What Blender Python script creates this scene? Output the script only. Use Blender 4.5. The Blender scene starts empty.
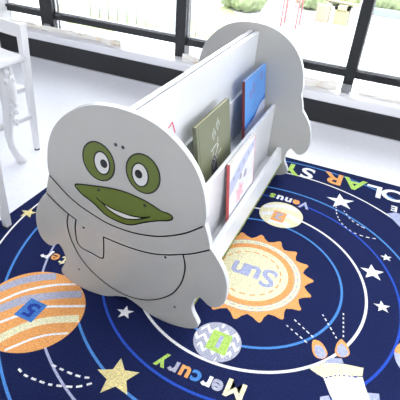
import bpy, bmesh, math, random
from mathutils import Vector, Matrix, noise
random.seed(7)
scn = bpy.context.scene
COL = scn.collection
PI = math.pi
RUG = {"grey_a": [[[-0.994, 0.7511], [-0.9752, 0.7889], [-0.9516, 0.8232], [-0.9217, 0.8516], [-0.888, 0.8765], [-0.8348, 0.9047], [-0.783, 0.9208]], [[-0.9734, 0.7296], [-0.9538, 0.7657], [-0.9295, 0.7982], [-0.9007, 0.8269], [-0.8675, 0.8512], [-0.8165, 0.8808], [-0.7594, 0.9027]]], "white_a": [[[-0.9487, 0.7038], [-0.9274, 0.7486], [-0.8999, 0.7888], [-0.8653, 0.8227], [-0.8262, 0.8526], [-0.7605, 0.8899]], [[-0.9409, 0.6957], [-0.9204, 0.7409], [-0.8929, 0.7807], [-0.8584, 0.8144], [-0.8203, 0.845], [-0.7548, 0.8821]]], "grey_b": [[[-0.934, 0.6885], [-0.9008, 0.7424], [-0.8735, 0.7704], [-0.8028, 0.8228], [-0.7292, 0.8678]], [[-0.9107, 0.6642], [-0.8776, 0.7166], [-0.852, 0.7456], [-0.7829, 0.7976], [-0.7098, 0.8408]]], "white_b": [[[-0.8861, 0.6384], [-0.8638, 0.6735], [-0.834, 0.7131], [-0.8019, 0.7523], [-0.751, 0.7823], [-0.6889, 0.8158]], [[-0.879, 0.6311], [-0.8568, 0.6658], [-0.827, 0.7051], [-0.7957, 0.7447], [-0.7443, 0.7738], [-0.6832, 0.8078]]], "cream": [[[-0.8495, 0.6002], [-0.8301, 0.642], [-0.8052, 0.68], [-0.7618, 0.7215], [-0.6773, 0.7755]], [[-0.8271, 0.5769], [-0.8096, 0.6196], [-0.7861, 0.6581], [-0.7445, 0.7002], [-0.6593, 0.7506]]], "white_c": [[[-0.8061, 0.555], [-0.7762, 0.6037], [-0.7513, 0.6399], [-0.7196, 0.6697], [-0.6697, 0.7016]], [[-0.7993, 0.5478], [-0.7706, 0.5975], [-0.7458, 0.6335], [-0.7148, 0.6638], [-0.6651, 0.6954]]], "fl1": [[0.0182, 1.0129], [0.0256, 1.0231], [0.042, 1.0225], [0.059, 1.0083], [0.0708, 0.986], [0.0631, 0.9641], [0.0412, 0.959], [0.0248, 0.9786]], "fl1i": [[0.0285, 0.9966], [0.0386, 1.0068], [0.0524, 1.0038], [0.0623, 0.9915], [0.0681, 0.9762], [0.0545, 0.961], [0.0372, 0.969]], "fl2": [[0.0902, 1.0056], [0.0895, 1.0364], [0.094, 1.054], [0.1008, 1.064], [0.1123, 1.0569], [0.1224, 1.0468], [0.1328, 1.021], [0.1247, 1.0024], [0.1035, 0.9929]], "fl2i": [[0.0962, 1.0086], [0.0952, 1.0305], [0.1038, 1.0462], [0.115, 1.0405], [0.124, 1.0301], [0.1286, 1.0128], [0.1121, 0.996]], "gcap": [[0.0687, 0.9587], [0.0833, 0.9779], [0.113, 0.9905], [0.1217, 0.976], [0.0708, 0.9481]], "creamb": [[0.0318, 0.9101], [0.0702, 0.9513], [0.1204, 0.973], [0.1789, 0.9862], [0.1794, 0.9549], [0.1516, 0.9432], [0.0809, 0.8969], [0.0531, 0.9028]], "body": [[0.0765, 0.8969], [0.1188, 0.929], [0.1807, 0.9522], [0.1932, 0.9207], [0.2096, 0.8876], [0.2395, 0.8346], [0.1603, 0.7775], [0.1019, 0.8545]], "wing1": [[0.079, 0.833], [0.1005, 0.8487], [0.1164, 0.8217], [0.087, 0.8023]], "wing2": [[0.1975, 0.9061], [0.231, 0.9186], [0.238, 0.8817], [0.2159, 0.8757]], "dash": [[[-0.072, 1.0371], [0.0116, 0.9956]], [[-0.0549, 1.0723], [0.0187, 1.0286]], [[0.0255, 1.1381], [0.0877, 1.0573]], [[0.0882, 1.1763], [0.1064, 1.0643]]], "dashb": [[[0.0819, 0.9007], [0.1188, 0.929], [0.1704, 0.9449]]], "tails": [[[-0.0474, 1.8069], [-0.0323, 1.7459], [-0.0009, 1.6893], [0.0469, 1.653], [0.1015, 1.6452], [0.1451, 1.6541]], [[-0.0091, 1.7931], [0.0249, 1.7442], [0.0631, 1.7165], [0.0983, 1.7044]], [[-0.7168, 0.5328], [-0.689, 0.5254], [-0.6634, 0.5261], [-0.6348, 0.529], [-0.6095, 0.5324], [-0.5621, 0.5489], [-0.5382, 0.5603], [-0.5181, 0.577], [-0.5001, 0.5973]], [[-0.6419, 0.5851], [-0.6182, 0.585], [-0.5901, 0.5855], [-0.5657, 0.5871], [-0.5392, 0.5924], [-0.5155, 0.6016]]]}

# ------------------------------------------------------------------ helpers
def link(name, bm, mats, parent=None, smooth=False, tf=None):
    me = bpy.data.meshes.new(name)
    bmesh.ops.recalc_face_normals(bm, faces=bm.faces) if not bm.get('keep') else None
    bm.to_mesh(me); bm.free()
    if not isinstance(mats, (list, tuple)): mats = [mats]
    for m in mats: me.materials.append(m)
    if smooth:
        for p in me.polygons: p.use_smooth = True
    o = bpy.data.objects.new(name, me); COL.objects.link(o)
    if parent is not None: o.parent = parent
    return o
class BM:
    """collects shapes into one mesh"""
    def __init__(s): s.bm = bmesh.new()
    def box(s, c, size, mi=0, rot=None, bevel=0.0, seg=2):
        t = bmesh.new(); bmesh.ops.create_cube(t, size=1.0)
        bmesh.ops.scale(t, vec=Vector(size), verts=t.verts)
        if bevel > 0:
            bmesh.ops.bevel(t, geom=list(t.edges), offset=bevel, segments=seg, affect='EDGES', profile=0.5)
        M = Matrix.Translation(Vector(c)) @ (rot if rot is not None else Matrix.Identity(4))
        bmesh.ops.transform(t, matrix=M, verts=t.verts)
        s.merge(t, mi); return s
    def box2(s, a, b, mi=0, bevel=0.0):
        c = [(a[i]+b[i])/2 for i in range(3)]; z = [abs(b[i]-a[i]) for i in range(3)]
        return s.box(c, z, mi, None, bevel)
    def merge(s, t, mi=0):
        bmesh.ops.recalc_face_normals(t, faces=t.faces)
        vm = {}
        for v in t.verts: vm[v] = s.bm.verts.new(v.co)
        for f in t.faces:
            try:
                nf = s.bm.faces.new([vm[v] for v in f.verts]); nf.material_index = mi; nf.smooth = f.smooth
            except ValueError: pass
        t.free()
    def tube(s, pts, rads, n=10, mi=0, smooth=True, cap=True, flat=1.0):
        t = bmesh.new(); rings = []
        pts = [Vector(p) for p in pts]
        if not isinstance(rads, (list, tuple)): rads = [rads]*len(pts)
        up = None
        for i, p in enumerate(pts):
            d = (pts[min(i+1, len(pts)-1)] - pts[max(i-1, 0)]).normalized()
            if up is None:
                a = Vector((0, 0, 1)) if abs(d.z) < .9 else Vector((0, 1, 0))
                up = (a - d*a.dot(d)).normalized()
            else: up = (up - d*up.dot(d)).normalized()
            side = d.cross(up)
            rings.append([t.verts.new(p + rads[i]*(math.cos(2*PI*k/n+PI/n)*up*flat + math.sin(2*PI*k/n+PI/n)*side)) for k in range(n)])
        for a, b in zip(rings, rings[1:]):
            for k in range(n):
                f = t.faces.new((a[k], a[(k+1) % n], b[(k+1) % n], b[k])); f.smooth = smooth
        if cap:
            t.faces.new(rings[0][::-1]); t.faces.new(rings[-1])
        s.merge(t, mi); return s
    def poly(s, pts3, mi=0):
        vs = [s.bm.verts.new(p) for p in pts3]
        f = s.bm.faces.new(vs); f.material_index = mi; return s
    def prism(s, prof, a, b, axis='y', mi=0):
        """closed 2-D profile extruded between a and b along an axis; profile is (x,z) for y, (x,y) for z, (y,z) for x"""
        def P(u, w, q):
            return {'y': (u, q, w), 'z': (u, w, q), 'x': (q, u, w)}[axis]
        t = bmesh.new()
        A = [t.verts.new(P(u, w, a)) for u, w in prof]; B = [t.verts.new(P(u, w, b)) for u, w in prof]
        n = len(prof)
        for i in range(n): t.faces.new((A[i], A[(i+1) % n], B[(i+1) % n], B[i]))
        t.faces.new(A[::-1]); t.faces.new(B)
        s.merge(t, mi); return s
    def ball(s, c, r, sub=2, mi=0, sc=(1, 1, 1), jitter=0.0, seed=0):
        t = bmesh.new(); bmesh.ops.create_icosphere(t, subdivisions=sub, radius=r)
        for v in t.verts:
            if jitter: v.co *= 1 + jitter*noise.noise(v.co*3.1/r + Vector((seed, seed*.7, 0)))*1.6
            v.co = Vector((v.co.x*sc[0], v.co.y*sc[1], v.co.z*sc[2])) + Vector(c)
        for f in t.faces: f.smooth = True
        s.merge(t, mi); return s
    def build(s, name, mats, parent=None, recalc=False):
        me = bpy.data.meshes.new(name)
        s.bm.to_mesh(me); s.bm.free()
        if not isinstance(mats, (list, tuple)): mats = [mats]
        for m in mats: me.materials.append(m)
        o = bpy.data.objects.new(name, me); COL.objects.link(o)
        if parent is not None: o.parent = parent
        return o
def empty(name, loc=(0, 0, 0), rz=0.0):
    o = bpy.data.objects.new(name, None); COL.objects.link(o); o.location = loc; o.rotation_euler = (0, 0, rz)
    o.empty_display_size = .05
    return o
def tag(o, label=None, cat=None, group=None, kind=None):
    if label: o['label'] = label
    if cat: o['category'] = cat
    if group: o['group'] = group
    if kind: o['kind'] = kind
    return o
def struct(o, label=None, cat=None): return tag(o, label, cat, kind='structure')
def catmull(P, n=6, closed=False):
    P = [Vector((*p, 0)) if len(p) == 2 else Vector(p) for p in P]; out = []; N = len(P)
    rng = range(N) if closed else range(N-1)
    for i in rng:
        if closed: a, b, c, d = P[(i-1) % N], P[i], P[(i+1) % N], P[(i+2) % N]
        else: a, b, c, d = P[max(i-1, 0)], P[i], P[i+1], P[min(i+2, N-1)]
        for k in range(n):
            t = k/n
            out.append(.5*((2*b)+(-a+c)*t+(2*a-5*b+4*c-d)*t*t+(-a+3*b-3*c+d)*t**3))
    if not closed: out.append(P[-1])
    return [(v.x, v.y) for v in out]

# ------------------------------------------------------------------ materials
def nt(name):
    m = bpy.data.materials.new(name); m.use_nodes = True
    t = m.node_tree; b = t.nodes['Principled BSDF']
    return m, t, b
def lin(c):
    f = lambda v: (v/255/12.92) if v/255 <= .04045 else ((v/255+.055)/1.055)**2.4
    return (f(c[0]), f(c[1]), f(c[2]), 1)
def mat(name, rgb, rough=.5, metal=0.0, noise_amt=.04, noise_scale=8.0, bump=0.0, bump_scale=60.0, coat=0.0, spec=.5):
    m, t, b = nt(name)
    c = lin(rgb)
    co = t.nodes.new('ShaderNodeTexCoord'); nz = t.nodes.new('ShaderNodeTexNoise'); nz.inputs['Scale'].default_value = noise_scale
    nz.inputs['Detail'].default_value = 4
    rp = t.nodes.new('ShaderNodeValToRGB')
    rp.color_ramp.elements[0].position = .3; rp.color_ramp.elements[1].position = .7
    rp.color_ramp.elements[0].color = tuple(v*(1-noise_amt) for v in c[:3])+(1,)
    rp.color_ramp.elements[1].color = tuple(min(1, v*(1+noise_amt)) for v in c[:3])+(1,)
    t.links.new(co.outputs['Object'], nz.inputs['Vector']); t.links.new(nz.outputs['Fac'], rp.inputs['Fac'])
    t.links.new(rp.outputs['Color'], b.inputs['Base Color'])
    b.inputs['Roughness'].default_value = rough; b.inputs['Metallic'].default_value = metal
    b.inputs['Specular IOR Level'].default_value = spec
    if coat: b.inputs['Coat Weight'].default_value = coat; b.inputs['Coat Roughness'].default_value = .05
    if bump:
        n2 = t.nodes.new('ShaderNodeTexNoise'); n2.inputs['Scale'].default_value = bump_scale; n2.inputs['Detail'].default_value = 3
        bp = t.nodes.new('ShaderNodeBump'); bp.inputs['Strength'].default_value = bump; bp.inputs['Distance'].default_value = .002
        t.links.new(co.outputs['Object'], n2.inputs['Vector']); t.links.new(n2.outputs['Fac'], bp.inputs['Height'])
        t.links.new(bp.outputs['Normal'], b.inputs['Normal'])
    return m
def carpet(name, rgb, amt=.28):
    m, t, b = nt(name); c = lin(rgb)
    co = t.nodes.new('ShaderNodeTexCoord')
    nz = t.nodes.new('ShaderNodeTexNoise'); nz.inputs['Scale'].default_value = 260; nz.inputs['Detail'].default_value = 3
    rp = t.nodes.new('ShaderNodeValToRGB')
    rp.color_ramp.elements[0].position = .35; rp.color_ramp.elements[1].position = .68
    rp.color_ramp.elements[0].color = tuple(v*(1-amt) for v in c[:3])+(1,)
    rp.color_ramp.elements[1].color = tuple(min(1, v*(1+amt)+.004) for v in c[:3])+(1,)
    bp = t.nodes.new('ShaderNodeBump'); bp.inputs['Strength'].default_value = .5; bp.inputs['Distance'].default_value = .002
    t.links.new(co.outputs['Object'], nz.inputs['Vector']); t.links.new(nz.outputs['Fac'], rp.inputs['Fac'])
    t.links.new(rp.outputs['Color'], b.inputs['Base Color']); t.links.new(nz.outputs['Fac'], bp.inputs['Height'])
    t.links.new(bp.outputs['Normal'], b.inputs['Normal'])
    b.inputs['Roughness'].default_value = .95; b.inputs['Specular IOR Level'].default_value = .06
    return m
M = {}
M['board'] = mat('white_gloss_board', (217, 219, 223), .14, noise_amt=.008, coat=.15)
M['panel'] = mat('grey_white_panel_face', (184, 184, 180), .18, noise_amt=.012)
M['olive'] = mat('olive_green_print', (97, 114, 40), .35, noise_amt=.03)
M['ink'] = mat('black_print', (22, 24, 26), .4, noise_amt=0)
M['lipwhite'] = mat('white_print', (214, 215, 214), .35, noise_amt=0)
M['screw'] = mat('screw_metal', (70, 72, 80), .35, .7)
M['raw'] = mat('raw_green_board_edge', (112, 122, 52), .9, noise_amt=.6, noise_scale=70)
M['redmark'] = mat('red_mark', (214, 70, 90), .5)
M['floor'] = mat('pale_vinyl_floor', (232, 233, 240), .38, noise_amt=.03, noise_scale=60)
M['wall'] = mat('white_wall_paint', (232, 232, 234), .8, noise_amt=.01)
M['wall_grey'] = mat('warm_grey_wall_paint', (176, 172, 166), .8)
M['dark'] = mat('dark_wall_panel', (27, 29, 33), .35, noise_amt=.15, noise_scale=3)
M['sill'] = mat('white_sill', (238, 238, 242), .35, noise_amt=.02)
M['frame'] = mat('charcoal_window_frame', (34, 36, 40), .4, noise_amt=.05)
M['framelite'] = mat('grey_window_gasket', (190, 192, 196), .5)
M['bracket'] = mat('galvanised_bracket', (160, 162, 166), .4, .5)
M['white_paint'] = mat('white_furniture_paint', (228, 228, 230), .4, noise_amt=.01)
M['strip_trim'] = mat('pale_floor_trim', (190, 190, 194), .5)
M['pad'] = mat('dark_foot_pad', (60, 60, 66), .7)
# rug colours
for k, c in dict(navy=(25, 34, 76), white=(238, 240, 246), cream=(232, 225, 188), star=(222, 208, 150), orange=(236, 164, 100), lilac=(168, 174, 206),
                 grey=(170, 172, 190), light=(76, 134, 206), royal=(42, 78, 182), green=(172, 206, 104), blue=(70, 120, 190), dblue=(42, 66, 150)).items():
    M['rug_'+k] = carpet('carpet_'+k, c)
def stained():
    m, t, b = nt('stained_cream_foam')
    co = t.nodes.new('ShaderNodeTexCoord'); nz = t.nodes.new('ShaderNodeTexNoise'); nz.inputs['Scale'].default_value = 9; nz.inputs['Detail'].default_value = 3
    rp = t.nodes.new('ShaderNodeValToRGB'); e = rp.color_ramp.elements
    e[0].position = .55; e[0].color = lin((244, 241, 234)); e[1].position = .78; e[1].color = lin((224, 194, 150))
    t.links.new(co.outputs['Object'], nz.inputs['Vector']); t.links.new(nz.outputs['Fac'], rp.inputs['Fac']); t.links.new(rp.outputs['Color'], b.inputs['Base Color'])
    b.inputs['Roughness'].default_value = .9
    return m
M['stained'] = stained()
def glass():
    m, t, b = nt('window_glass'); t.nodes.remove(b)
    o = t.nodes['Material Output']
    tr = t.nodes.new('ShaderNodeBsdfTransparent'); tr.inputs['Color'].default_value = (.97, .98, .98, 1)
    gl = t.nodes.new('ShaderNodeBsdfGlossy'); gl.inputs['Roughness'].default_value = .02
    fr = t.nodes.new('ShaderNodeFresnel'); fr.inputs['IOR'].default_value = 1.35
    nz = t.nodes.new('ShaderNodeTexNoise'); nz.inputs['Scale'].default_value = .8
    bp = t.nodes.new('ShaderNodeBump'); bp.inputs['Strength'].default_value = .02; t.links.new(nz.outputs['Fac'], bp.inputs['Height'])
    mx = t.nodes.new('ShaderNodeMixShader')
    t.links.new(bp.outputs['Normal'], gl.inputs['Normal'])
    t.links.new(fr.outputs['Fac'], mx.inputs['Fac']); t.links.new(tr.outputs[0], mx.inputs[1]); t.links.new(gl.outputs[0], mx.inputs[2])
    t.links.new(mx.outputs[0], o.inputs['Surface'])
    return m
M['glass'] = glass()

# ------------------------------------------------------------------ camera
CAMR = [[0.91125, 0.280723, -0.30136], [0.406662, -0.497478, 0.766252], [0.065185, -0.820799, -0.567486]]   # rows: world axes in camera (x right, y down, z forward)
cam = bpy.data.cameras.new('camera'); co = bpy.data.objects.new('camera', cam); COL.objects.link(co)
H = 1.15
Rm = Matrix([[CAMR[i][0], -CAMR[i][1], -CAMR[i][2]] for i in range(3)])
co.matrix_world = Matrix.Translation((0, 0, H)) @ Rm.to_4x4()
cam.sensor_width = 36; cam.lens = 452.44/400*36; cam.clip_start = .02; cam.clip_end = 300
scn.camera = co

# ------------------------------------------------------------------ room shell
YW = 2.6926; YG = 2.82; XL = -2.84; XR = 3.3; YB = -3.0; FZ = -.005; ZC = 2.75; ZS = .19
struct(BM().box2((XL-.1, YB-.1, -.12), (XR+.1, YG+.1, FZ)).build('floor', M['floor']), 'pale lavender grey vinyl floor with fine speckle', 'floor')
struct(BM().box2((XL-.1, YB-.1, ZC), (XR+.1, YG+.12, ZC+.12)).build('ceiling', M['wall']), 'white ceiling above the room', 'ceiling')
struct(BM().box2((XL-.1, YB-.1, FZ), (XL, YG+.1, ZC)).build('wall_left', M['wall']), 'white side wall at the left end of the windows', 'wall')
b = BM(); b.box2((XL, YB-.1, FZ), (XR, YB, ZC)); struct(b.build('wall_back', M['wall_grey']), 'white wall behind the viewer', 'wall')
b = BM(); b.box2((XR, YB, FZ), (XR+.1, -.3, ZC)); b.box2((XR, -.3, FZ), (XR+.1, YG+.1, .8)); b.box2((XR, -.3, 2.4), (XR+.1, YG+.1, ZC))
struct(b.build('wall_right', M['wall']), 'white wall with a wide window opening on the right', 'wall')
# front wall: dark panel, white sill, lintel
struct(BM().box2((XL, YW, FZ), (XR, YG+.1, .134)).build('wall_front', M['dark']), 'low dark glossy panel wall beneath the window sill', 'wall')
struct(BM().box2((XL, YG-.05, 2.55), (XR, YG+.1, ZC)).build('wall_front_lintel', M['wall']), 'white lintel over the windows', 'wall')
b = BM(); b.box((( XL+XR)/2, (YW-.006+YG+.14)/2, .1625), (XR-XL, YG+.14-YW+.006, .055), 0, None, .008)
struct(b.build('trim_1', M['sill']), 'white window sill running along the dark wall panel', 'sill')
struct(BM().box2((XL, YW-.007, FZ), (XR, YW, FZ+.004)).build('baseboard_front', M['strip_trim']), 'thin pale strip where the dark panel meets the floor', 'trim')
# window frame in one run
mull = [(-2.50, -2.385), (-1.372, -1.300), (-.238, -.180), (.93, .99), (2.08, 2.14), (3.24, 3.3)]
b = BM()
b.box2((XL, YG, .268), (XR, YG+.06, .314)); b.box2((XL, YG, 2.49), (XR, YG+.06, 2.55)); 
b.box2((XL, YG-.012, .300), (XR, YG, .3145))
for x0, x1 in mull: b.box2((x0, YG-.02, ZS), (x1, YG+.062, 2.55))
wf = struct(b.build('window_1', M['frame']), 'charcoal aluminium window frame with rails and upright mullions', 'window')
b = BM()
for (a0, a1), (b0, b1) in zip([(XL, XL)]+mull, mull):
    if b0-a1 < .05: continue
    b.box2((a1, YG+.012, .3145), (b0, YG+.02, .3215))
    for x in (a1, b0-.007): b.box2((x, YG+.012, .3145), (x+.007, YG+.02, 2.49))
b.build('window_gasket', M['framelite'], wf)
b = BM()
for (a0, a1), (b0, b1) in zip([(XL, XL)]+mull, mull):
    if b0-a1 < .05: continue
    b.box2((a1, YG+.028, .3), (b0, YG+.034, 2.5)); b.box2((a1, YG+.028, .2), (b0, YG+.034, .27))
b.build('window_pane', M['glass'], wf)
# side window on the right wall
b = BM(); y0, y1 = -.3, YG
b.box2((XR+.02, y0, .8), (XR+.08, y1, .86)); b.box2((XR+.02, y0, 2.34), (XR+.08, y1, 2.4))
for y in (y0, 1.2, y1-.06): b.box2((XR+.02, y, .8), (XR+.08, y+.06, 2.4))
wr = struct(b.build('window_2', M['frame']), 'charcoal window frame in the right wall', 'window')
BM().box2((XR+.045, y0+.06, .86), (XR+.05, y1-.06, 2.34)).build('window_pane', M['glass'], wr)
# small bracket on the foot of each visible mullion
for i, (x, lab) in enumerate(((-2.44, 'small grey metal bracket at the foot of the leftmost window mullion'), (-.209, 'small grey metal bracket at the foot of the right window mullion'))):
    b = BM(); b.box((x, YG-.03, ZS+.022), (.05, .016, .044), 0, None, .003); b.box((x, YG-.045, ZS+.003), (.05, .04, .006), 0, None, .002)
    o = b.build('window_bracket', M['bracket'])
    tag(o, lab, 'bracket', 'brackets at the mullion feet')

# stained foam strips lying on the sill behind the frame
def foam(x0, x1, yy, zz, w, h, seed, label, taper=0.0):
    t = bmesh.new(); n = 26; m_ = 8; rings = []
    for i in range(n+1):
        u = i/n; x = x0+(x1-x0)*u; r = []
        k = 1-taper*u
        for j in range(m_):
            a = 2*PI*j/m_+PI/m_
            q = noise.noise(Vector((x*14+seed, a*1.3, seed)))
            r.append(t.verts.new((x, yy+math.cos(a)*w*(.7+.35*q), zz+max(math.sin(a)*h*k*(.75+.5*q), -h*.72))))
        rings.append(r)
    for a, b_ in zip(rings, rings[1:]):
        for k in range(m_): t.faces.new((a[k], a[(k+1) % m_], b_[(k+1) % m_], b_[k]))
    t.faces.new(rings[0]); t.faces.new(rings[-1])
    bb = BM(); bb.merge(t); o = bb.build('foam_strip', M['stained']); tag(o, label, 'foam strip', 'stained foam strips on the window sill')
foam(-2.78, -1.78, 2.765, ZS+.018, .020, .025, 3.0, 'long crumpled cream foam strip with brown stains on the sill at left')
foam(-1.285, -1.12, 2.75, ZS+.020, .024, .028, 8.0, 'short cream foam scrap with an orange stain beside the middle mullion')
foam(-.50, -.26, 2.765, ZS+.024, .022, .033, 12.5, 'blocky cream foam piece on the sill just left of the right mullion')
foam(-.13, .42, 2.785, ZS+.007, .016, .010, 21.0, 'thin flat stained foam sliver on the sill at the far right')

# fill lights added on the unseen ceiling to brighten the room
lm, lt_, lb = nt('fill_light_diffuser'); lb.inputs['Emission Color'].default_value = (1, .98, .95, 1); lb.inputs['Emission Strength'].default_value = 10
for i, (x, y, lab) in enumerate(((.2, -1.4, 'nearest the back wall behind the viewer'), (1.5, -.4, 'beside the right wall window'), (.4, 1.3, 'nearest the front windows'))):
    b = BM(); b.box((x, y, ZC-.03), (.66, .66, .06), 0, None, .005)
    o = b.build('added_fill_light', M['white_paint']); tag(o, 'added square fill light panel on the unseen ceiling '+lab, 'fill light', 'added ceiling fill lights')
    BM().box((x, y, ZC-.064), (.58, .58, .008)).build('fill_diffuser', lm, o)

# ------------------------------------------------------------------ rug
RX0, RX1, RY0, RY1, RZ = -1.256, .735, .27, 2.150, 0.0
RUGM = ['navy', 'white', 'cream', 'orange', 'lilac', 'grey', 'light', 'royal', 'green', 'blue', 'dblue', 'star']
ri = {k: i for i, k in enumerate(RUGM)}
rug = BM(); rug.box2((RX0, RY0, FZ), (RX1, RY1, RZ), 0, .002)
def L(n): return RZ+.0002*n
def rpoly(pts, col, lay): rug.poly([(x, y, L(lay)) for x, y in pts], ri[col])
def disc(cx, cy, r, col, lay, n=72): rpoly([(cx+r*math.cos(2*PI*k/n), cy+r*math.sin(2*PI*k/n)) for k in range(n)], col, lay)
def inrug(x, y): return RX0+.004 < x < RX1-.004 and RY0+.004 < y < RY1-.004
def ring(cx, cy, r, w, col, lay, n=200, a0=0, a1=2*PI):
    for k in range(n):
        p, q = a0+(a1-a0)*k/n, a0+(a1-a0)*(k+1)/n
        P = [(cx+(r+s*w/2)*math.cos(a), cy+(r+s*w/2)*math.sin(a)) for s, a in ((-1, p), (1, p), (1, q), (-1, q))]
        if all(inrug(*z) for z in P): rpoly(P, col, lay)
def band(E1, E2, col, lay, clip=None, n=30):
    a, b_ = catmull(E1, n), catmull(E2, n)
    for k in range(len(a)-1):
        P = [a[k], a[k+1], b_[k+1], b_[k]]
        if clip and not all(math.hypot(x-clip[0], y-clip[1]) < clip[2] for x, y in P): continue
        rpoly(P, col, lay)
def stroke(pts, w, col, lay, curve=True):
    p = catmull(pts, 6) if curve and len(pts) > 2 else pts
    for a, b_ in zip(p, p[1:]):
        d = Vector((b_[0]-a[0], b_[1]-a[1], 0)); 
        if d.length < 1e-6: continue
        d.normalize(); nx, ny = -d.y*w/2, d.x*w/2; e = .1*w
        rpoly([(a[0]+nx-d.x*e, a[1]+ny-d.y*e), (b_[0]+nx+d.x*e, b_[1]+ny+d.y*e), (b_[0]-nx+d.x*e, b_[1]-ny+d.y*e), (a[0]-nx-d.x*e, a[1]-ny-d.y*e)], col, lay)
def dashes(pts, w, ln, gap, col, lay):
    p = catmull(pts, 12) if len(pts) > 2 else [tuple(Vector((*pts[0], 0)).lerp(Vector((*pts[1], 0)), k/30)[:2]) for k in range(31)]
    s = 0; cur = []
    for a, b_ in zip(p, p[1:]):
        dl = math.hypot(b_[0]-a[0], b_[1]-a[1]); s += dl
        if (s % (ln+gap)) < ln: cur.append(a)
        else:
            if len(cur) > 1: stroke([cur[0], cur[-1]], w, col, lay, False)
            cur = []
    if len(cur) > 1: stroke([cur[0], cur[-1]], w, col, lay, False)
def star(cx, cy, r, ph, col, lay=6, inner=.42):
    rpoly([(cx+(r if k % 2 == 0 else r*inner)*math.cos(math.radians(ph+36*k)), cy+(r if k % 2 == 0 else r*inner)*math.sin(math.radians(ph+36*k))) for k in range(10)], col, lay)
def text(s, cx, cy, h, col, lay=9, rot=PI, bold=.0, sx=1.0, target=None, zfun=None):
    cu = bpy.data.curves.new('t', 'FONT'); cu.body = s; cu.size = 1; cu.align_x = 'CENTER'; cu.align_y = 'CENTER'; cu.offset = bold; cu.resolution_u = 4
    ob = bpy.data.objects.new('t', cu); COL.objects.link(ob)
    bpy.context.view_layer.update()
    me = bpy.data.meshes.new_from_object(ob.evaluated_get(bpy.context.evaluated_depsgraph_get()))
    ys = [v.co.y for v in me.vertices]; xs = [v.co.x for v in me.vertices]
    mx, my = (min(xs)+max(xs))/2, (min(ys)+max(ys))/2; k = h/(max(ys)-min(ys))
    ca, sa = math.cos(rot), math.sin(rot)
    out = []
    for pl in me.polygons:
        P = []
        for vi in pl.vertices:
            v = me.vertices[vi].co; x, y = (v.x-mx)*k*sx, (v.y-my)*k
            P.append((cx+ca*x-sa*y, cy+sa*x+ca*y))
        out.append(P)
    bpy.data.objects.remove(ob); bpy.data.curves.remove(cu); bpy.data.meshes.remove(me)
    if target is None:
        for P in out: rpoly(P, col, lay)
    return out
SC = (-.26, 1.216)
ring(*SC, .332, .0085, 'light', 2); ring(*SC, .4165, .0095, 'white', 2); ring(*SC, .531, .0085, 'royal', 2)
ring(-.256, 1.205, .619, .0085, 'light', 2); ring(-.25, 1.232, .757, .0075, 'lilac', 2, 110, PI*.6, PI*1.6); ring(-.25, 1.232, .757, .0075, 'white', 2, 110, -PI*.4, PI*.6); ring(-.22, 1.22, .892, .0085, 'light', 2); ring(*SC, .943, .007, 'white', 2, 90, PI*.55, PI*1.45)
# sun
sp = []
for k in range(18):
    a = math.radians(16.6+20*k)
    for da, r in ((-10, .200), (-5, .212), (-1.6, .230), (0, .2335), (1.6, .230), (5, .212)):
        sp.append((SC[0]+r*math.cos(a+math.radians(da)), SC[1]+r*math.sin(a+math.radians(da))))
rpoly(sp, 'orange', 3)
disc(*SC, .186, 'cream', 4); ring(*SC, .1865, .002, 'grey', 5); disc(*SC, .164, 'orange', 5); ring(*SC, .1645, .002, 'grey', 6); disc(*SC, .141, 'cream', 6)
for k in range(34): ring(*SC, .175, .0035, 'lilac', 6, 3, 2*PI*k/34, 2*PI*(k+.62)/34)
for k in range(20): ring(*SC, .114, .0055, 'orange', 7, 4, 2*PI*k/20, 2*PI*(k+.6)/20)
text('S', -.190, 1.216, .096, 'lilac', bold=.02); text('u', -.249, 1.224, .064, 'lilac', bold=.03); text('n', -.303, 1.222, .064, 'lilac', bold=.03)
# Jupiter
JC = (-.8350, .722); jr = .169
disc(*JC, jr, 'orange', 3)
for k, c in (('grey_a', 'grey'), ('white_a', 'white'), ('grey_b', 'grey'), ('white_b', 'white'), ('cream', 'cream'), ('white_c', 'white')):
    band(RUG[k][0], RUG[k][1], c, 4, (JC[0], JC[1], jr))
rpoly([(-.868, .678), (-.865, .757), (-.799, .755), (-.798, .677)], 'blue', 6)
text('5', -.832, .717, .056, 'dblue', bold=.03, sx=1.2)
for s, x, y, c in (('J', -.752, .957, 'blue'), ('u', -.789, .951, 'orange'), ('p', -.826, .955, 'green'), ('i', -.858, .955, 'white'), ('t', -.888, .949, 'cream'), ('e', -.925, .953, 'orange'), ('r', -.962, .952, 'white')):
    text(s, x, y, .045 if s not in 'ue' else .034, c, bold=.02)
# Mercury
MC = (-.25, .8765); mr = .0748
disc(*MC, mr, 'grey', 4)
for q in range(-4, 5):
    pts = []
    for k in range(-7, 8):
        u, v = k*.0155, (.011 if k % 2 else -.011)+q*.036
        pts.append((MC[0]+u*math.cos(.08)-v*math.sin(.08), MC[1]+u*math.sin(.08)+v*math.cos(.08)))
    for a, b_ in zip(pts, pts[1:]):
        n_ = 4
        for j in range(n_):
            p = (a[0]+(b_[0]-a[0])*j/n_, a[1]+(b_[1]-a[1])*j/n_); p2 = (a[0]+(b_[0]-a[0])*(j+1)/n_, a[1]+(b_[1]-a[1])*(j+1)/n_)
            P = [(p[0], p[1]-.0075), (p2[0], p2[1]-.0075), (p2[0], p2[1]+.0075), (p[0], p[1]+.0075)]
            if all(math.hypot(x-MC[0], y-MC[1]) < mr for x, y in P): rpoly(P, 'white', 5)
rpoly([(-.277, .915), (-.213, .915), (-.209, .836), (-.276, .838)], 'green', 7)
text('1', -.243, .877, .048, 'lilac', bold=.03, sx=1.2)
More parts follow.
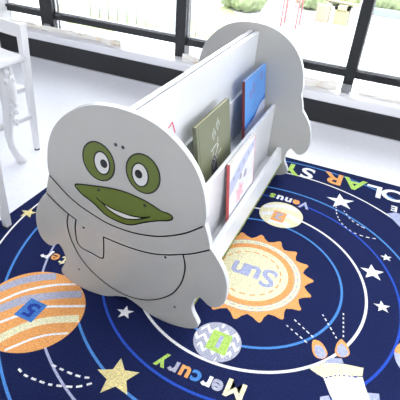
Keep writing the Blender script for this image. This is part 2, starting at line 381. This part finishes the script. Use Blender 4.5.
for s, x, y, h, c in (('M', -.143, .745, .058, 'cream'), ('e', -.193, .737, .037, 'grey'), ('r', -.226, .737, .037, 'white'), ('c', -.259, .737, .037, 'light'), ('u', -.294, .737, .037, 'orange'), ('r', -.331, .737, .037, 'grey'), ('y', -.371, .742, .050, 'green')):
    text(s, x, y, h, c, bold=.035)
# Venus
VC = (-.255, 1.625); vr = .095
disc(*VC, vr, 'cream', 4)
for yy in (-.075, -.012, .05):
    E1 = [(VC[0]+u, VC[1]+yy+.012+.02*math.cos(u*25)+.15*u) for u in [i*.0095-.095 for i in range(21)]]
    E2 = [(x, y-.028) for x, y in E1]
    band(E1, E2, 'white', 5, (VC[0], VC[1], vr), 3)
rpoly([(-.287, 1.567), (-.289, 1.644), (-.231, 1.642), (-.232, 1.568)], 'orange', 7)
text('2', -.26, 1.606, .05, 'grey', bold=.03, sx=1.15)
for s, x, h, c, y in (('V', -.18, .053, 'lilac', 1.745), ('e', -.219, .036, 'orange', 1.752), ('n', -.256, .036, 'white', 1.752), ('u', -.294, .036, 'white', 1.752), ('s', -.331, .036, 'green', 1.752)):
    text(s, x, y, h, c, bold=.035)
# title
for s, x, y, c in (('S', .285, 2.035, 'green'), ('O', .188, 2.04, 'white'), ('L', .094, 2.035, 'white'), ('A', .0, 2.05, 'green'), ('R', -.108, 2.052, 'orange'),
                   ('S', -.232, 2.035, 'white'), ('Y', -.318, 2.035, 'green'), ('S', -.41, 2.035, 'orange'), ('T', -.50, 2.035, 'white'), ('E', -.585, 2.035, 'light'), ('M', -.69, 2.035, 'cream')):
    text(s, x, y, .108, c, bold=.025, sx=1.05)
text('E', .196, 1.926, .045, 'white', bold=.03)
rpoly([(.17, 1.87), (.205, 1.90), (.30, 1.88), (.24, 1.78)], 'lilac', 5)
# stars, comet tails
star(-.036, 1.862, .066, 104, 'white', inner=.40); star(.154, 1.435, .046, 101, 'white'); star(.195, 1.550, .023, 104, 'white'); star(.206, 1.27, .029, 104, 'white')
star(-.562, .845, .029, 108, 'white'); star(-.457, .634, .063, 112, 'star', 6, .46); star(-1.193, 1.116, .036, 106, 'star'); star(.10, .62, .05, 90, 'white'); star(.5, 1.6, .05, 100, 'cream')
for p in RUG['tails'][:2]: dashes(p, .0042, .016, .009, 'white', 6)
for p in RUG['tails'][2:]: dashes(p, .0066, .016, .0105, 'white', 6)
# rocket at the lower right
rpoly(RUG['wing1'], 'lilac', 4); rpoly(RUG['wing2'], 'lilac', 4); rpoly(RUG['gcap'], 'lilac', 4); rpoly(RUG['body'], 'white', 5); rpoly(RUG['creamb'], 'cream', 6)
rpoly(catmull(RUG['fl1'], 4, True), 'orange', 5); rpoly(catmull(RUG['fl1i'], 4, True), 'lilac', 6); rpoly(catmull(RUG['fl2'], 4, True), 'orange', 5); rpoly(catmull(RUG['fl2i'], 4, True), 'lilac', 6)
for p in RUG['dash']: dashes(p, .0045, .012, .007, 'white', 6)
for p in RUG['dashb']: dashes(p, .004, .010, .005, 'dblue', 8)
disc(.338, 1.09, .078, 'lilac', 4)
rpoly([(.338+.078*math.cos(a), 1.09+.078*math.sin(a)) for a in [PI*(k/24)-.02 for k in range(25)]], 'orange', 5)
o = rug.build('rug', [M['rug_'+k] for k in RUGM])
tag(o, 'navy blue solar system rug with orange sun, planets, stars and orbit rings', 'rug')

# ------------------------------------------------------------------ penguin book rack
XC, YF, YK = -.5705, .8685, 1.9235
rack = empty('book_rack', (XC, YF, .0022)); tag(rack, 'white penguin-shaped children\'s book rack standing on the navy rug', 'book rack')
HALF_A = [(0, .697), (.04, .6945), (.08, .687), (.115, .674), (.153, .651), (.19, .618), (.218, .58), (.237, .537), (.2475, .49), (.2515, .455)]
HALF_B = [(.2495, .432), (.2575, .409), (.2655, .382), (.270, .362)]
HALF_C = [(.270, .362), (.288, .340), (.310, .307), (.326, .267), (.332, .225), (.329, .185), (.315, .158), (.297, .1455), (.280, .1465), (.264, .158), (.251, .167)]
HALF_D = [(.251, .167), (.238, .148), (.2305, .115), (.236, .088), (.248, .067), (.2565, .045), (.246, .026), (.215, .010), (.165, .0), (.12, .001), (.075, .010), (.035, .030), (0, .042)]
def half():
    out = []
    for s in (HALF_A, HALF_B, HALF_C, HALF_D):
        c = catmull(s, 5)
        if out and (abs(c[0][0]-out[-1][0])+abs(c[0][1]-out[-1][1])) < 1e-4: c = c[1:]
        out += c
    return out
hf = half(); OUT = hf + [(-x, z) for x, z in hf[-2:0:-1]]
TH = .018
def panel(y0, name, face):
    """penguin board between y0 and y0+TH, edges rounded, local to the rack"""
    b = BM(); t = bmesh.new(); n = len(OUT)
    def inset(d):
        r = []
        for i in range(n):
            p, q = Vector(OUT[i-1]), Vector(OUT[(i+1) % n]); e = (q-p).normalized(); nn = Vector((-e.y, e.x))
            r.append((OUT[i][0]-nn.x*d*-1*INS, OUT[i][1]-nn.y*d*-1*INS))
        return r
    area = sum(OUT[i][0]*OUT[(i+1) % n][1]-OUT[(i+1) % n][0]*OUT[i][1] for i in range(n))
    INS = 1 if area > 0 else -1
    b1 = .0018
    lay = [(y0, inset(b1)), (y0+b1, OUT), (y0+TH-b1, OUT), (y0+TH, inset(b1))]
    R_ = [[t.verts.new((x, y, z)) for x, z in pr] for y, pr in lay]
    for k, (a, c) in enumerate(zip(R_, R_[1:])):
        for i in range(n): t.faces.new((a[i], a[(i+1) % n], c[(i+1) % n], c[i]))
    f1 = t.faces.new(R_[0]); f2 = t.faces.new(R_[-1][::-1])
    bmesh.ops.recalc_face_normals(t, faces=t.faces)
    idx1, idx2 = f1, f2
    vm = {v: b.bm.verts.new(v.co) for v in t.verts}
    for f in t.faces:
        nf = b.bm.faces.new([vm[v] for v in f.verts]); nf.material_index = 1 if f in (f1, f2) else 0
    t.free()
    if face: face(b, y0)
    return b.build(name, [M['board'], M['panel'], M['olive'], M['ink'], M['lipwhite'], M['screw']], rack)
def ell(cx, cz, rx, rz, n=40, t=0.0):
    ca, sa = math.cos(t), math.sin(t)
    return [(cx+rx*math.cos(a)*ca-rz*math.sin(a)*sa, cz+rx*math.cos(a)*sa+rz*math.sin(a)*ca) for a in [2*PI*k/n for k in range(n)]]
def face(b, y0):
    def P(pts, mi, lay): b.poly([(x, y0-.0003-.00022*lay, z) for x, z in pts], mi)
    def S(pts, w, lay=3, mi=3):
        p = catmull(pts, 6)
        for a, c in zip(p, p[1:]):
            d = Vector((c[0]-a[0], c[1]-a[1]))
            if d.length < 1e-6: continue
            d.normalize(); nx, nz = -d.y*w/2, d.x*w/2; e = w*.25
            P([(a[0]+nx-d.x*e, a[1]+nz-d.y*e), (c[0]+nx+d.x*e, c[1]+nz+d.y*e), (c[0]-nx+d.x*e, c[1]-nz+d.y*e), (a[0]-nx-d.x*e, a[1]-nz-d.y*e)], mi, lay)
    W = .0045
    for cx, cz, rx, rz, ix, iz, irx, irz, px, pz in ((-.0705, .5275, .0500, .0585, -.0598, .5262, .0245, .0345, -.0535, .5265), (.0655, .5305, .0498, .0580, .0572, .5250, .0245, .0350, .0530, .5268)):
        P(ell(cx, cz, rx+W/2, rz+W/2), 3, 0); P(ell(cx, cz, rx-W/2, rz-W/2), 2, 1)
        P(ell(ix, iz, irx+W/2, irz+W/2), 3, 2); P(ell(ix, iz, irx-W/2, irz-W/2), 4, 3)
        P(ell(px, pz, .0112, .0130), 3, 4)
    beak = [(-.157, .4205), (-.1505, .4305), (-.097, .4425), (-.037, .4535), (.010, .4562), (.0635, .4505), (.096, .4415), (.123, .4318), (.141, .4318), (.1525, .4275), (.1545, .419), (.1417, .408), (.110, .3955), (.068, .374), (.026, .350), (-.010, .3455), (-.058, .3545), (-.097, .3815), (-.1366, .4015)]
    bc = catmull(beak, 5, True); P(bc, 2, 1); S(beak+[beak[0]], W)
    mU = [(-.086, .405), (-.0656, .394), (-.036, .386), (-.008, .3835), (.029, .3830), (.063, .3895), (.0866, .4005)]
    mL = [(-.0682, .394), (-.0465, .378), (-.022, .3685), (.0, .366), (.0143, .3665), (.0437, .376), (.0677, .3886), (.0866, .4005)]
    P(catmull(mU, 5)[5:]+catmull(mL, 5)[::-1][1:], 4, 2); S(mU, W*.95, 4); S(mL, W*.95, 4)
    S([(-.2465, .430), (-.214, .401), (-.180, .374), (-.145, .3545), (-.1005, .3385), (-.0598, .3268), (-.0155, .3225), (.028, .3235), (.0674, .3295), (.106, .3395), (.143, .355), (.179, .375), (.205, .393), (.243, .4262)], W)
    S([(-.268, .3600), (-.2346, .3345), (-.200, .3125), (-.1679, .2965)], W)
    S([(-.0714, .2672), (-.045, .2650), (-.0146, .263), (.0266, .2628), (.067, .266), (.1066, .2738), (.1451, .287), (.1822, .304), (.2093, .317), (.2353, .333), (.267, .3555)], W)
    S([(-.1679, .2965), (-.1738, .271), (-.1753, .2457), (-.1745, .215), (-.1680, .1975), (-.1515, .187), (-.1187, .182), (-.095, .1765), (-.0815, .1778), (-.0765, .1894), (-.0735, .225), (-.0714, .2672)], W)
    S([(-.1946, .307), (-.2035, .2725), (-.2013, .2316), (-.190, .190), (-.1690, .147), (-.1346, .1074), (-.0903, .078), (-.055, .0625), (-.0157, .0535), (.0291, .055), (.0731, .0675), (.1157, .0925), (.1562, .130), (.1765, .1625), (.1912, .1985), (.1985, .2342), (.1998, .2698), (.1925, .306)], W)
    for x, z, r in ((-.013, .5944, .0052), (.0084, .5926, .0052), (-.1417, .2763, .0042), (.1374, .275, .0042), (-.1784, .0879, .0038), (.1741, .0874, .0038), (-.0761, .4349, .0048), (.0711, .4331, .0048)):
        P(ell(x, z, r, r, 14), 5, 5)
panel(0, 'penguin_panel', face)
panel(YK-YF, 'penguin_panel', None)
y0, y1 = TH-.0005, YK-YF+.0005
for s in (1, -1):
    BM().box2((s*.0042, y0, .098), (s*.0222, y1, .6635), 0, .0018).build('divider_board', M['board'], rack)
    BM().box2((s*.0223, y0, .2525), (s*.0345, y1, .452), 0, .0015).build('back_board', M['board'], rack)
    BM().box2((s*.0223, y0, .238), (s*.130, y1, .2515), 0, .0015).build('shelf_board', M['board'], rack)
    BM().box2((s*.1302, y0, .098), (s*.1440, y1, .363), 0, .0018).build('middle_lip_board', M['board'], rack)
    BM().box2((s*.0025, y0, .084), (s*.201, y1, .0975), 0, .0015).build('bottom_board', M['board'], rack)
    pr = [(s*.186, .098), (s*.2015, .083), (s*.2185, .083), (s*.2045, .155), (s*.2025, .158), (s*.1865, .158), (s*.1845, .155)]
    BM().prism(pr, y0, y1).build('front_lip_board', M['board'], rack)
    # raw irregular edge under the lip
    t = bmesh.new(); n = 90; A = []; B_ = []; C_ = []
    for k in range(n+1):
        y = y0+(y1-y0)*k/n; q = .5+.5*noise.noise(Vector((y*40, s*3.1, 0)))
        A.append(t.verts.new((s*.2175, y, .0829))); B_.append(t.verts.new((s*(.2185+.004*q), y, .078-.012*q))); C_.append(t.verts.new((s*.203, y, .0829)))
    for k in range(n):
        t.faces.new((A[k], A[k+1], B_[k+1], B_[k])); t.faces.new((B_[k], B_[k+1], C_[k+1], C_[k])); t.faces.new((C_[k], C_[k+1], A[k+1], A[k]))
    b = BM(); b.merge(t); eo = b.build('raw_edge', M['raw'], rack); eo['label'] = 'rough olive green raw edge under the lip'
# small red angled mark on the divider board
b = BM()
def mk(y, z): return (.0225, y-YF, z-RZ)
for (a, c) in (((1.083, .553), (1.118, .566)), ((1.118, .566), (1.140, .522))):
    d = Vector((0, c[0]-a[0], c[1]-a[1])).normalized(); nn = Vector((0, -d.z, d.y))*.003
    p, q = Vector(mk(*a)), Vector(mk(*c)); b.poly([p+nn, q+nn, q-nn, p-nn])
mo = b.build('angled_mark', M['redmark'], rack)

# ------------------------------------------------------------------ books
def flatbook(name, xt, zt, xb, zb, y0, y1, th, covers, spine, label, draw, endcol=(232, 226, 210)):
    """hardback leaning from bottom edge (xb,zb) to top edge (xt,zt); x is its outer cover; local frame u along y, v up the cover"""
    up = Vector((xt-xb, 0, zt-zb)); h = up.length; up.normalize(); u = Vector((0, 1, 0)); n = u.cross(up)   # outward
    if n.x < 0: n = -n
    w = y1-y0; base = Vector((xb, y0, zb))
    root = empty(name, base); tag(root, label, 'book', 'picture books in the rack')
    def T(a, v, d): return u*a+up*v+n*d
    def slab(nm, a0, a1, v0, v1, d0, d1, m):
        b = BM(); t = bmesh.new(); bmesh.ops.create_cube(t, size=1)
        for vv in t.verts:
            p = vv.co; vv.co = T(a0+(a1-a0)*(p.x+.5), v0+(v1-v0)*(p.y+.5), d0+(d1-d0)*(p.z+.5))
        b.merge(t); return b
    cm = mat(name+'_cover', covers, .35, noise_amt=.04, noise_scale=14)
    sm = mat(name+'_spine', spine, .45)
    pm = mat(name+'_paper', endcol, .8, noise_amt=.05, noise_scale=90)
    c = slab('', 0, w, 0, h, -.0022, 0, cm)
    mats = [cm]
    draw(c, T, w, h, mats)
    c.build('front_cover', mats, root)
    slab('', 0, w, 0, h, -th, -th+.0022, cm).build('back_cover', cm, root)
    slab('', .004, w-.004, .003, h-.004, -th+.0023, -.0023, pm).build('page_block', pm, root)
    slab('', -.0022, 0, 0, h, -th, 0, sm).build('spine', sm, root)
    return root
def inkpoly(c, T, pts, mi, d=.0003): c.poly([T(a, v, d) for a, v in pts], mi)
def txt(c, T, s, a, v, h, mi, rot=0, sx=1, bold=0):
    for P in text(s, 0, 0, h, None, rot=rot, target=1, sx=sx, bold=bold): inkpoly(c, T, [(a+x, v+y) for x, y in P], mi, .0004)
def rect(a0, a1, v0, v1): return [(a0, v0), (a1, v0), (a1, v1), (a0, v1)]
def draw_green(c, T, w, h, mats):
    mats += [M['lipwhite'], mat('dark_figure_print', (40, 42, 58), .5), mat('green_spine_fold', (84, 90, 66), .6), mat('small_star_print', (196, 176, 190), .5)]
    inkpoly(c, T, rect(.012, .0145, 0, h), 3)
    txt(c, T, '小', .135, h-.075, .042, 1, sx=.8, bold=.01); txt(c, T, '小', .172, h-.052, .042, 1, sx=.8, bold=.01)
    for k, (a, v, l, an) in enumerate(((.130, h-.125, .05, .2), (.150, h-.150, .06, .75), (.135, h-.185, .05, .7), (.165, h-.120, .04, 1.3), (.120, h-.150, .03, 1.2), (.180, h-.160, .03, .3))):
        d = (math.cos(an)*l/2, math.sin(an)*l/2); q = (-math.sin(an)*.0022, math.cos(an)*.0022)
        inkpoly(c, T, [(a-d[0]+q[0], v-d[1]+q[1]), (a+d[0]+q[0], v+d[1]+q[1]), (a+d[0]-q[0], v+d[1]-q[1]), (a-d[0]-q[0], v-d[1]-q[1])], 1)
    fig = catmull([(.100, .004), (.100, .08), (.106, .108), (.124, .122), (.144, .110), (.152, .080), (.156, .004)], 5)
    inkpoly(c, T, fig, 2)
    for a, v in ((.112, .100), (.124, .108), (.134, .102), (.118, .090)): inkpoly(c, T, [(a+.003*math.cos(k*PI/4), v+.003*math.sin(k*PI/4)) for k in range(8)], 4, .0006)
def draw_blue(c, T, w, h, mats):
    mats += [mat('red_title_print', (150, 104, 150), .5), mat('pale_scene_print', (190, 194, 214), .5), mat('deep_blue_wave_print', (52, 104, 180), .5), mat('dark_sketch_print', (70, 100, 150), .5)]
    for a, v, k in ((.055, .225, 3), (.095, .245, 4), (.20, .262, 3)):
        for j in range(k):
            inkpoly(c, T, rect(a, a+.026, v-j*.013, v-j*.013+.0045), 1)
        inkpoly(c, T, rect(a+.011, a+.015, v-(k-1)*.013, v+.004), 1, .0005)
    E = catmull([(0, .095), (.06, .105), (.13, .115), (.2, .14), (w, .155)], 4)
    inkpoly(c, T, E+[(w, .001), (0, .001)], 3, .0002)
    E = catmull([(0, .080), (.05, .088), (.12, .095), (.18, .122), (.23, .132), (w, .130)], 4)
    inkpoly(c, T, E+[(w, .001), (0, .001)], 2, .0004)
    for k in range(9): inkpoly(c, T, rect(.02+.03*k, .034+.03*k, .012+.006*(k % 3), .02+.006*(k % 3)), 4, .0006)
    for a, v in ((.11, .15), (.13, .16), (.10, .14)): inkpoly(c, T, rect(a, a+.01, v, v+.003), 4)
def draw_pale(c, T, w, h, mats):
    mats += [mat('lilac_band_print', (188, 194, 222), .5), mat('pink_figure_print', (230, 176, 186), .5), mat('yellow_base_print', (226, 206, 110), .5), mat('pink_edge_print', (232, 150, 156), .5), mat('grey_mark_print', (160, 160, 178), .5)]
    inkpoly(c, T, [(0, h-.075), (.10, h-.040), (.2, h-.02), (w, h-.012), (w, h-.05), (.2, h-.065), (.1, h-.10), (0, h-.135)], 1)
    for k in range(9): inkpoly(c, T, rect(.035+.026*k, .050+.026*k, h-.085+.0055*k, h-.068+.0055*k), 1 if k % 2 else 5, .0005)
    inkpoly(c, T, catmull([(.08, .09), (.075, .12), (.10, .115), (.11, .14), (.125, .118), (.15, .12), (.14, .095), (.155, .07), (.125, .075), (.115, .05), (.10, .07), (.075, .06)], 4, True), 2, .0004)
    inkpoly(c, T, catmull([(.15, .14), (.165, .165), (.185, .16), (.18, .135)], 4, True), 5, .0004)
    inkpoly(c, T, catmull([(.10, .155), (.115, .175), (.13, .165), (.125, .15)], 4, True), 5, .0004)
    inkpoly(c, T, rect(0, w, 0, .022), 3, .0004); inkpoly(c, T, rect(w-.006, w, .022, h), 4, .0004)
    inkpoly(c, T, [(.05, .022), (.05, .05), (.09, .03)], 3, .0004)
flatbook('picture_book', -.4995, .5320, -.4625, .2585, 1.190, 1.479, .014, (114, 117, 91), (98, 102, 80), 'olive green hardback picture book with white brush writing on the upper tier', draw_green, (206, 200, 170))
flatbook('picture_book', -.4965, .5440, -.4625, .2585, 1.640, 1.914, .012, (84, 144, 214), (110, 44, 54), 'bright blue hardback picture book with a dark red spine on the upper tier', draw_blue)
flatbook('picture_book', -.4095, .370, -.386, .105, 1.298, 1.578, .012, (228, 228, 236), (206, 96, 96), 'pale picture book with red spine and pink drawing on the lower tier', draw_pale)

# ------------------------------------------------------------------ carved table and chairs at the left
PW = M['white_paint']
def carved_table(corner, rz):
    """corner = right far corner of the top; local x runs left (negative), local y towards the viewer (negative)"""
    root = empty('carved_table', (corner[0], corner[1], FZ), rz); tag(root, 'white low table with carved cabriole legs by the window wall', 'table')
    W_, D_, Ht = .86, .46, .515
    o = [(-.02, 0), (0, -.02), (.006, -D_*.5), (0, -D_+.02), (-.02, -D_), (-W_*.5, -D_-.012), (-W_+.02, -D_), (-W_, -D_+.02), (-W_-.006, -D_*.5), (-W_, -.02), (-W_+.02, 0), (-W_*.5, .012)]
    o = catmull(o, 5, True); b = BM()
    t = bmesh.new(); lay = ((.0, .93), (.006, .985), (.014, 1), (.022, .985), (.027, .96)); cx, cy = -W_/2, -D_/2
    R_ = [[t.verts.new((cx+(x-cx)*(1-(1-k)*.25), cy+(y-cy)*(1-(1-k)*.4), Ht-.027+z)) for x, y in o] for z, k in lay]
    for a, c in zip(R_, R_[1:]):
        for i in range(len(o)): t.faces.new((a[i], a[(i+1) % len(o)], c[(i+1) % len(o)], c[i]))
    t.faces.new(R_[0]); t.faces.new(R_[-1]); b.merge(t); b.build('table_top', PW, root)
    # scalloped apron, four sides
    def apr(p, q):
        n = 24; t = bmesh.new(); d = Vector((q[0]-p[0], q[1]-p[1], 0)); L_ = d.length; d.normalize(); nn = Vector((-d.y, d.x, 0))*.009
        T_, B_ = [], []
        for s in (-1, 1):
            T_.append([t.verts.new(Vector((*p, Ht-.028))+d*L_*k/n+nn*s) for k in range(n+1)])
            B_.append([t.verts.new(Vector((*p, Ht-.028-(.075+.022*math.cos(2*PI*k/n)+.012*math.cos(6*PI*k/n))))+d*L_*k/n+nn*s) for k in range(n+1)])
        for s in (0, 1):
            for k in range(n): t.faces.new((T_[s][k], T_[s][k+1], B_[s][k+1], B_[s][k]))
        for k in range(n): t.faces.new((B_[0][k], B_[0][k+1], B_[1][k+1], B_[1][k]))
        for k in (0, n): t.faces.new((T_[0][k], T_[1][k], B_[1][k], B_[0][k]))
        return t
    c = [(-.068, -.075), (-.068, -D_+.06), (-W_+.068, -D_+.06), (-W_+.068, -.075)]
    b = BM()
    for i in range(4): b.merge(apr(c[i], c[(i+1) % 4]))
    b.build('apron', PW, root)
    for (x, y) in c:
        sx, sy = (1 if x > -W_/2 else -1), (1 if y > -D_/2 else -1); d = Vector((sx, sy, 0)).normalized()
        prof = [(.488, .000, .034), (.44, .006, .036), (.38, .012, .036), (.32, .010, .032), (.26, .000, .025), (.20, -.012, .020), (.14, -.020, .0165), (.09, -.016, .0155), (.05, -.002, .017), (.022, .016, .022), (.006, .022, .021), (.0005, .022, .016)]
        b = BM(); b.tube([Vector((x, y, z))+d*o_ for z, o_, r in prof], [r*1.12 for z, o_, r in prof], 12)
        leg = b.build('leg', PW, root)
        # carved acanthus spray down the knee
        b = BM(); side = Vector((1, 0, 0))*sx
        for k in range(7):
            z = .455-.038*k; rr = .018-.001*k; off = .030-.001*k
            for q in (-1, 1):
                tan = Vector((0, 1, 0))
                cpt = Vector((x, y, z))+side*(off+.006)+d*.006+tan*q*(.010+.006*math.sin(k*1.7)); 
                b.ball(cpt, rr*.75, 2, 0, (.6, .9, 1.25))
        for k in range(5):
            b.ball(Vector((x, y, .435-.055*k))+side*(.040-.001*k)+d*.006, .008, 1, 0, (.7, .7, 1.6))
        b.build('carving', PW, leg)
    return root
carved_table((-1.440, 1.480), math.radians(-10))

def chair(name, loc, rz, label, group):
    """origin at the foot of the right rear leg; backrest along -x, seat towards -y"""
    root = empty(name, loc, rz); tag(root, label, 'chair', group)
    W_, D_ = .34, .32
    def leg(x, y, top, w0=.014, w1=.019, lean=0.0):
        b = BM(); b.tube([(x, y, .006), (x+lean*.3, y, .20), (x+lean, y, top)], [w0*1.2, (w0+w1)*.6, w1*1.35], 4, 0, False)
        o = b.build('leg', PW, root)
        BM().tube([(x, y, 0), (x, y, .006)], w0*1.15, 10, 0, False).build('foot_pad', M['pad'], o)
    leg(0, 0, .622, .012, .018, .020); leg(-W_, 0, .622, .012, .018, -.020); leg(.01, -D_, .305); leg(-W_-.01, -D_, .305)
    b = BM(); b.box((-W_/2, -D_/2-.005, .318), (W_-.015, D_+.02, .026), 0, None, .008); b.build('seat', PW, root)
    b = BM(); b.box((-W_/2, .0, .590), (W_-.01, .022, .062), 0, None, .006); b.build('top_rail', PW, root)
    b = BM(); b.box((-W_/2, .0, .455), (W_-.01, .018, .035), 0, None, .005); b.build('back_rail', PW, root)
    for x in (.004, -W_-.004):
        b = BM(); b.box((x, -D_/2, .185), (.016, D_-.02, .022), 0, None, .003); b.build('stretcher', PW, root)
    b = BM(); b.box((-W_/2, -D_/2, .185), (W_, .016, .02), 0, None, .003); b.build('stretcher', PW, root)
    return root
chair('child_chair', (-1.53, 1.565, FZ), math.radians(-9), 'white wooden chair tucked under the far side of the carved table', 'white wooden chairs')
chair('child_chair', (-1.575, .715, RZ), math.radians(176), 'white wooden chair at the left edge, one straight leg standing on the rug', 'white wooden chairs')

# ------------------------------------------------------------------ outside, a storey below
GZ = -6.0
M['yard'] = mat('pale_concrete_yard', (188, 188, 188), .9, noise_amt=.05, noise_scale=.3)
M['lawn'] = mat('lawn', (130, 138, 96), .95, noise_amt=.35, noise_scale=2)
M['leaf'] = mat('bush_leaves', (116, 128, 92), .9, noise_amt=.35, noise_scale=3)
M['leafy'] = mat('yellow_green_leaves', (128, 136, 94), .9, noise_amt=.35, noise_scale=3)
M['pole'] = mat('white_fence_paint', (136, 142, 144), .5)
M['redp'] = mat('red_play_paint', (140, 92, 92), .5); M['tan'] = mat('tan_play_panel', (138, 124, 106), .7); M['yel'] = mat('yellow_play_panel', (140, 134, 98), .6)
M['salmon'] = mat('salmon_frame_paint', (140, 116, 106), .6); M['kerb'] = mat('grey_kerb', (112, 119, 122), .9)
struct(BM().box2((-90, 4, GZ-.2), (60, 110, GZ)).build('ground', M['yard']), 'pale sunlit concrete yard outside the windows', 'ground')
def lawn(pts, label):
    b = BM(); b.prism(pts, GZ+.001, GZ+.05, 'z'); o = b.build('lawn', M['lawn']); struct(o, label, 'lawn')
lawn([(-20.5, 23.5), (-15.6, 21.8), (-13.4, 25.5), (-13.6, 30), (-19, 30.5), (-22, 27)], 'yellow-green lawn patch beyond the left pane')
lawn([(-13.2, 25.6), (-9.6, 24.0), (-8.8, 29), (-12.5, 34)], 'yellow-green lawn patch beyond the middle pane')
def bush(c, r, m, label, seed, n=7):
    random.seed(seed); b = BM()
    for k in range(n):
        a = 2*PI*k/n; q = r*(.35+.3*random.random())
        b.ball((c[0]+math.cos(a)*r*.55, c[1]+math.sin(a)*r*.5, GZ+q*.85+random.random()*r*.35), q, 3, 0, (1, 1, 1), .35, seed+k)
    b.ball((c[0], c[1], GZ+r*.6), r*.62, 3, 0, (1, 1, 1), .35, seed+50)
    o = b.build('bush', m); tag(o, label, 'bush', 'bushes in the yard')
bush((-14.2, 40.5), 2.6, M['leafy'], 'yellow-green bush at the top of the middle pane', 3)
bush((-19.5, 34.5), 2.6, M['leafy'], 'yellow-green bush seen above the fence in the left pane', 5)
bush((-11.0, 33.5), 1.5, M['leaf'], 'mid green bush left of the white book rack head', 9)
bush((-6.9, 37.5), 1.1, M['leaf'], 'small green bush just behind the red play tower', 12)
bush((-5.0, 40.5), 1.5, M['leafy'], 'small green bush behind the yellow play panel', 14)
b = BM(); random.seed(4)
for k in range(26): b.ball((-1.9+.42*k, 40.2+.25*random.random(), GZ+.75), .62+.12*random.random(), 3, 0, (1, .8, 1.2), .35, k)
tag(b.build('hedge', M['leaf']), 'clipped green hedge behind the yard at upper right', 'hedge')
BM2 = BM(); BM2.box2((-2.4, 38.6, GZ), (10, 39.2, GZ+.5)); tag(BM2.build('planter_kerb', M['kerb']), 'low grey kerb in front of the hedge', 'kerb')
# white railing across the left pane
fr_ = empty('yard_fence', (-14.5, 24.8, GZ)); tag(fr_, 'thin pale railing with upright posts beyond the left and middle panes', 'fence')
for k in range(12):
    BM().tube([(-3.6+.66*k, 0, 0), (-3.6+.66*k, 0, 3.2)], .045, 8).build('post', M['pole'], fr_)
for z in (.5, 1.1, 3.1): BM().tube([(-3.7, 0, z), (3.75, 0, z)], .03, 8).build('rail', M['pole'], fr_)
# red play tower
tw = empty('play_tower', (-7.35, 30.6, GZ)); tag(tw, 'small red play tower with ladder in the yard', 'play tower')
for x in (0, 1.0):
    for y in (0, 1.0): BM().tube([(x, y, 0), (x, y, 3.6)], .06, 8).build('post', M['redp'], tw)
BM().box((.5, .5, 1.75), (1.2, 1.2, .12)).build('platform', M['redp'], tw)
b = BM(); b.box((.5, -.03, 1.2), (.7, .04, .05)); 
for z in (.45, .75, 1.05, 1.35): b.box((.5, -.06, z), (.7, .06, .06))
for x in (.18, .82): b.box((x, -.06, .9), (.05, .06, 1.7))
b.build('ladder', M['redp'], tw)
BM().prism([(-.15, 3.5), (1.15, 3.5), (.5, 4.2)], -.1, 1.1).build('roof', M['redp'], tw)
# tan and yellow play house
ph = empty('play_house', (-5.5, 33.6, GZ)); tag(ph, 'tan and yellow play house in the yard left of the right mullion', 'play house')
BM().box((.2, .3, .55), (.9, .6, 1.1)).build('side_panel', M['tan'], ph)
b = BM(); b.box2((.95, 0, 0), (1.15, .6, 1.2)); b.box2((1.75, 0, 0), (1.95, .6, 1.2)); b.box2((.95, 0, .95), (1.95, .6, 1.2)); b.box2((.95, .1, 0), (1.95, .6, .9)); b.build('front_panel', M['yel'], ph)
BM().tube([(-1.0, .3, 1.5), (2.4, .3, 1.35)], .09, 8).build('beam', M['tan'], ph)
BM().box((.3, .3, 2.0), (.7, .5, .5)).build('roof_box', M['yel'], ph)
# salmon A-frame
af = empty('ladder_frame', (-1.75, 30.3, GZ)); tag(af, 'salmon coloured triangular climbing frame in the yard right of the right mullion', 'climbing frame')
for p, q in (((0, 0, 0), (.1, 0, 1.0)), ((.1, 0, 1.0), (1.0, 0, .0)), ((0, 0, .03), (1.0, 0, .03))): BM().tube([p, q], .035, 6).build('bar', M['salmon'], af)

# ------------------------------------------------------------------ light
w = bpy.data.worlds.new('sky'); scn.world = w; w.use_nodes = True; wt = w.node_tree
bg = wt.nodes['Background']; bg.inputs['Strength'].default_value = 5.5
tc = wt.nodes.new('ShaderNodeTexCoord'); sepx = wt.nodes.new('ShaderNodeSeparateXYZ'); rp = wt.nodes.new('ShaderNodeValToRGB')
rp.color_ramp.elements[0].position = .0; rp.color_ramp.elements[0].color = (.97, .98, 1, 1); rp.color_ramp.elements[1].position = .8; rp.color_ramp.elements[1].color = (.88, .93, 1, 1)
wt.links.new(tc.outputs['Generated'], sepx.inputs[0]); wt.links.new(sepx.outputs['Z'], rp.inputs['Fac']); wt.links.new(rp.outputs['Color'], bg.inputs['Color'])
sun = bpy.data.lights.new('sun', 'SUN'); sun.energy = 1.5; sun.angle = .03; sun.color = (1, .97, .92)
so = bpy.data.objects.new('sun', sun); COL.objects.link(so); so.location = (-20, -20, 30)
so.rotation_euler = Vector((.25, .62, -.75)).to_track_quat('-Z', 'Y').to_euler()
scn.view_settings.view_transform = 'Standard'; scn.view_settings.look = 'None'; scn.view_settings.gamma = 1
scn.view_settings.exposure = 0.5; scn.view_settings.use_curve_mapping = False
scn.cycles.max_bounces = 10; scn.cycles.diffuse_bounces = 6; scn.cycles.caustics_reflective = False; scn.cycles.caustics_refractive = False
scn.cycles.sample_clamp_indirect = 6
try: scn.cycles.use_denoising = True
except Exception: pass
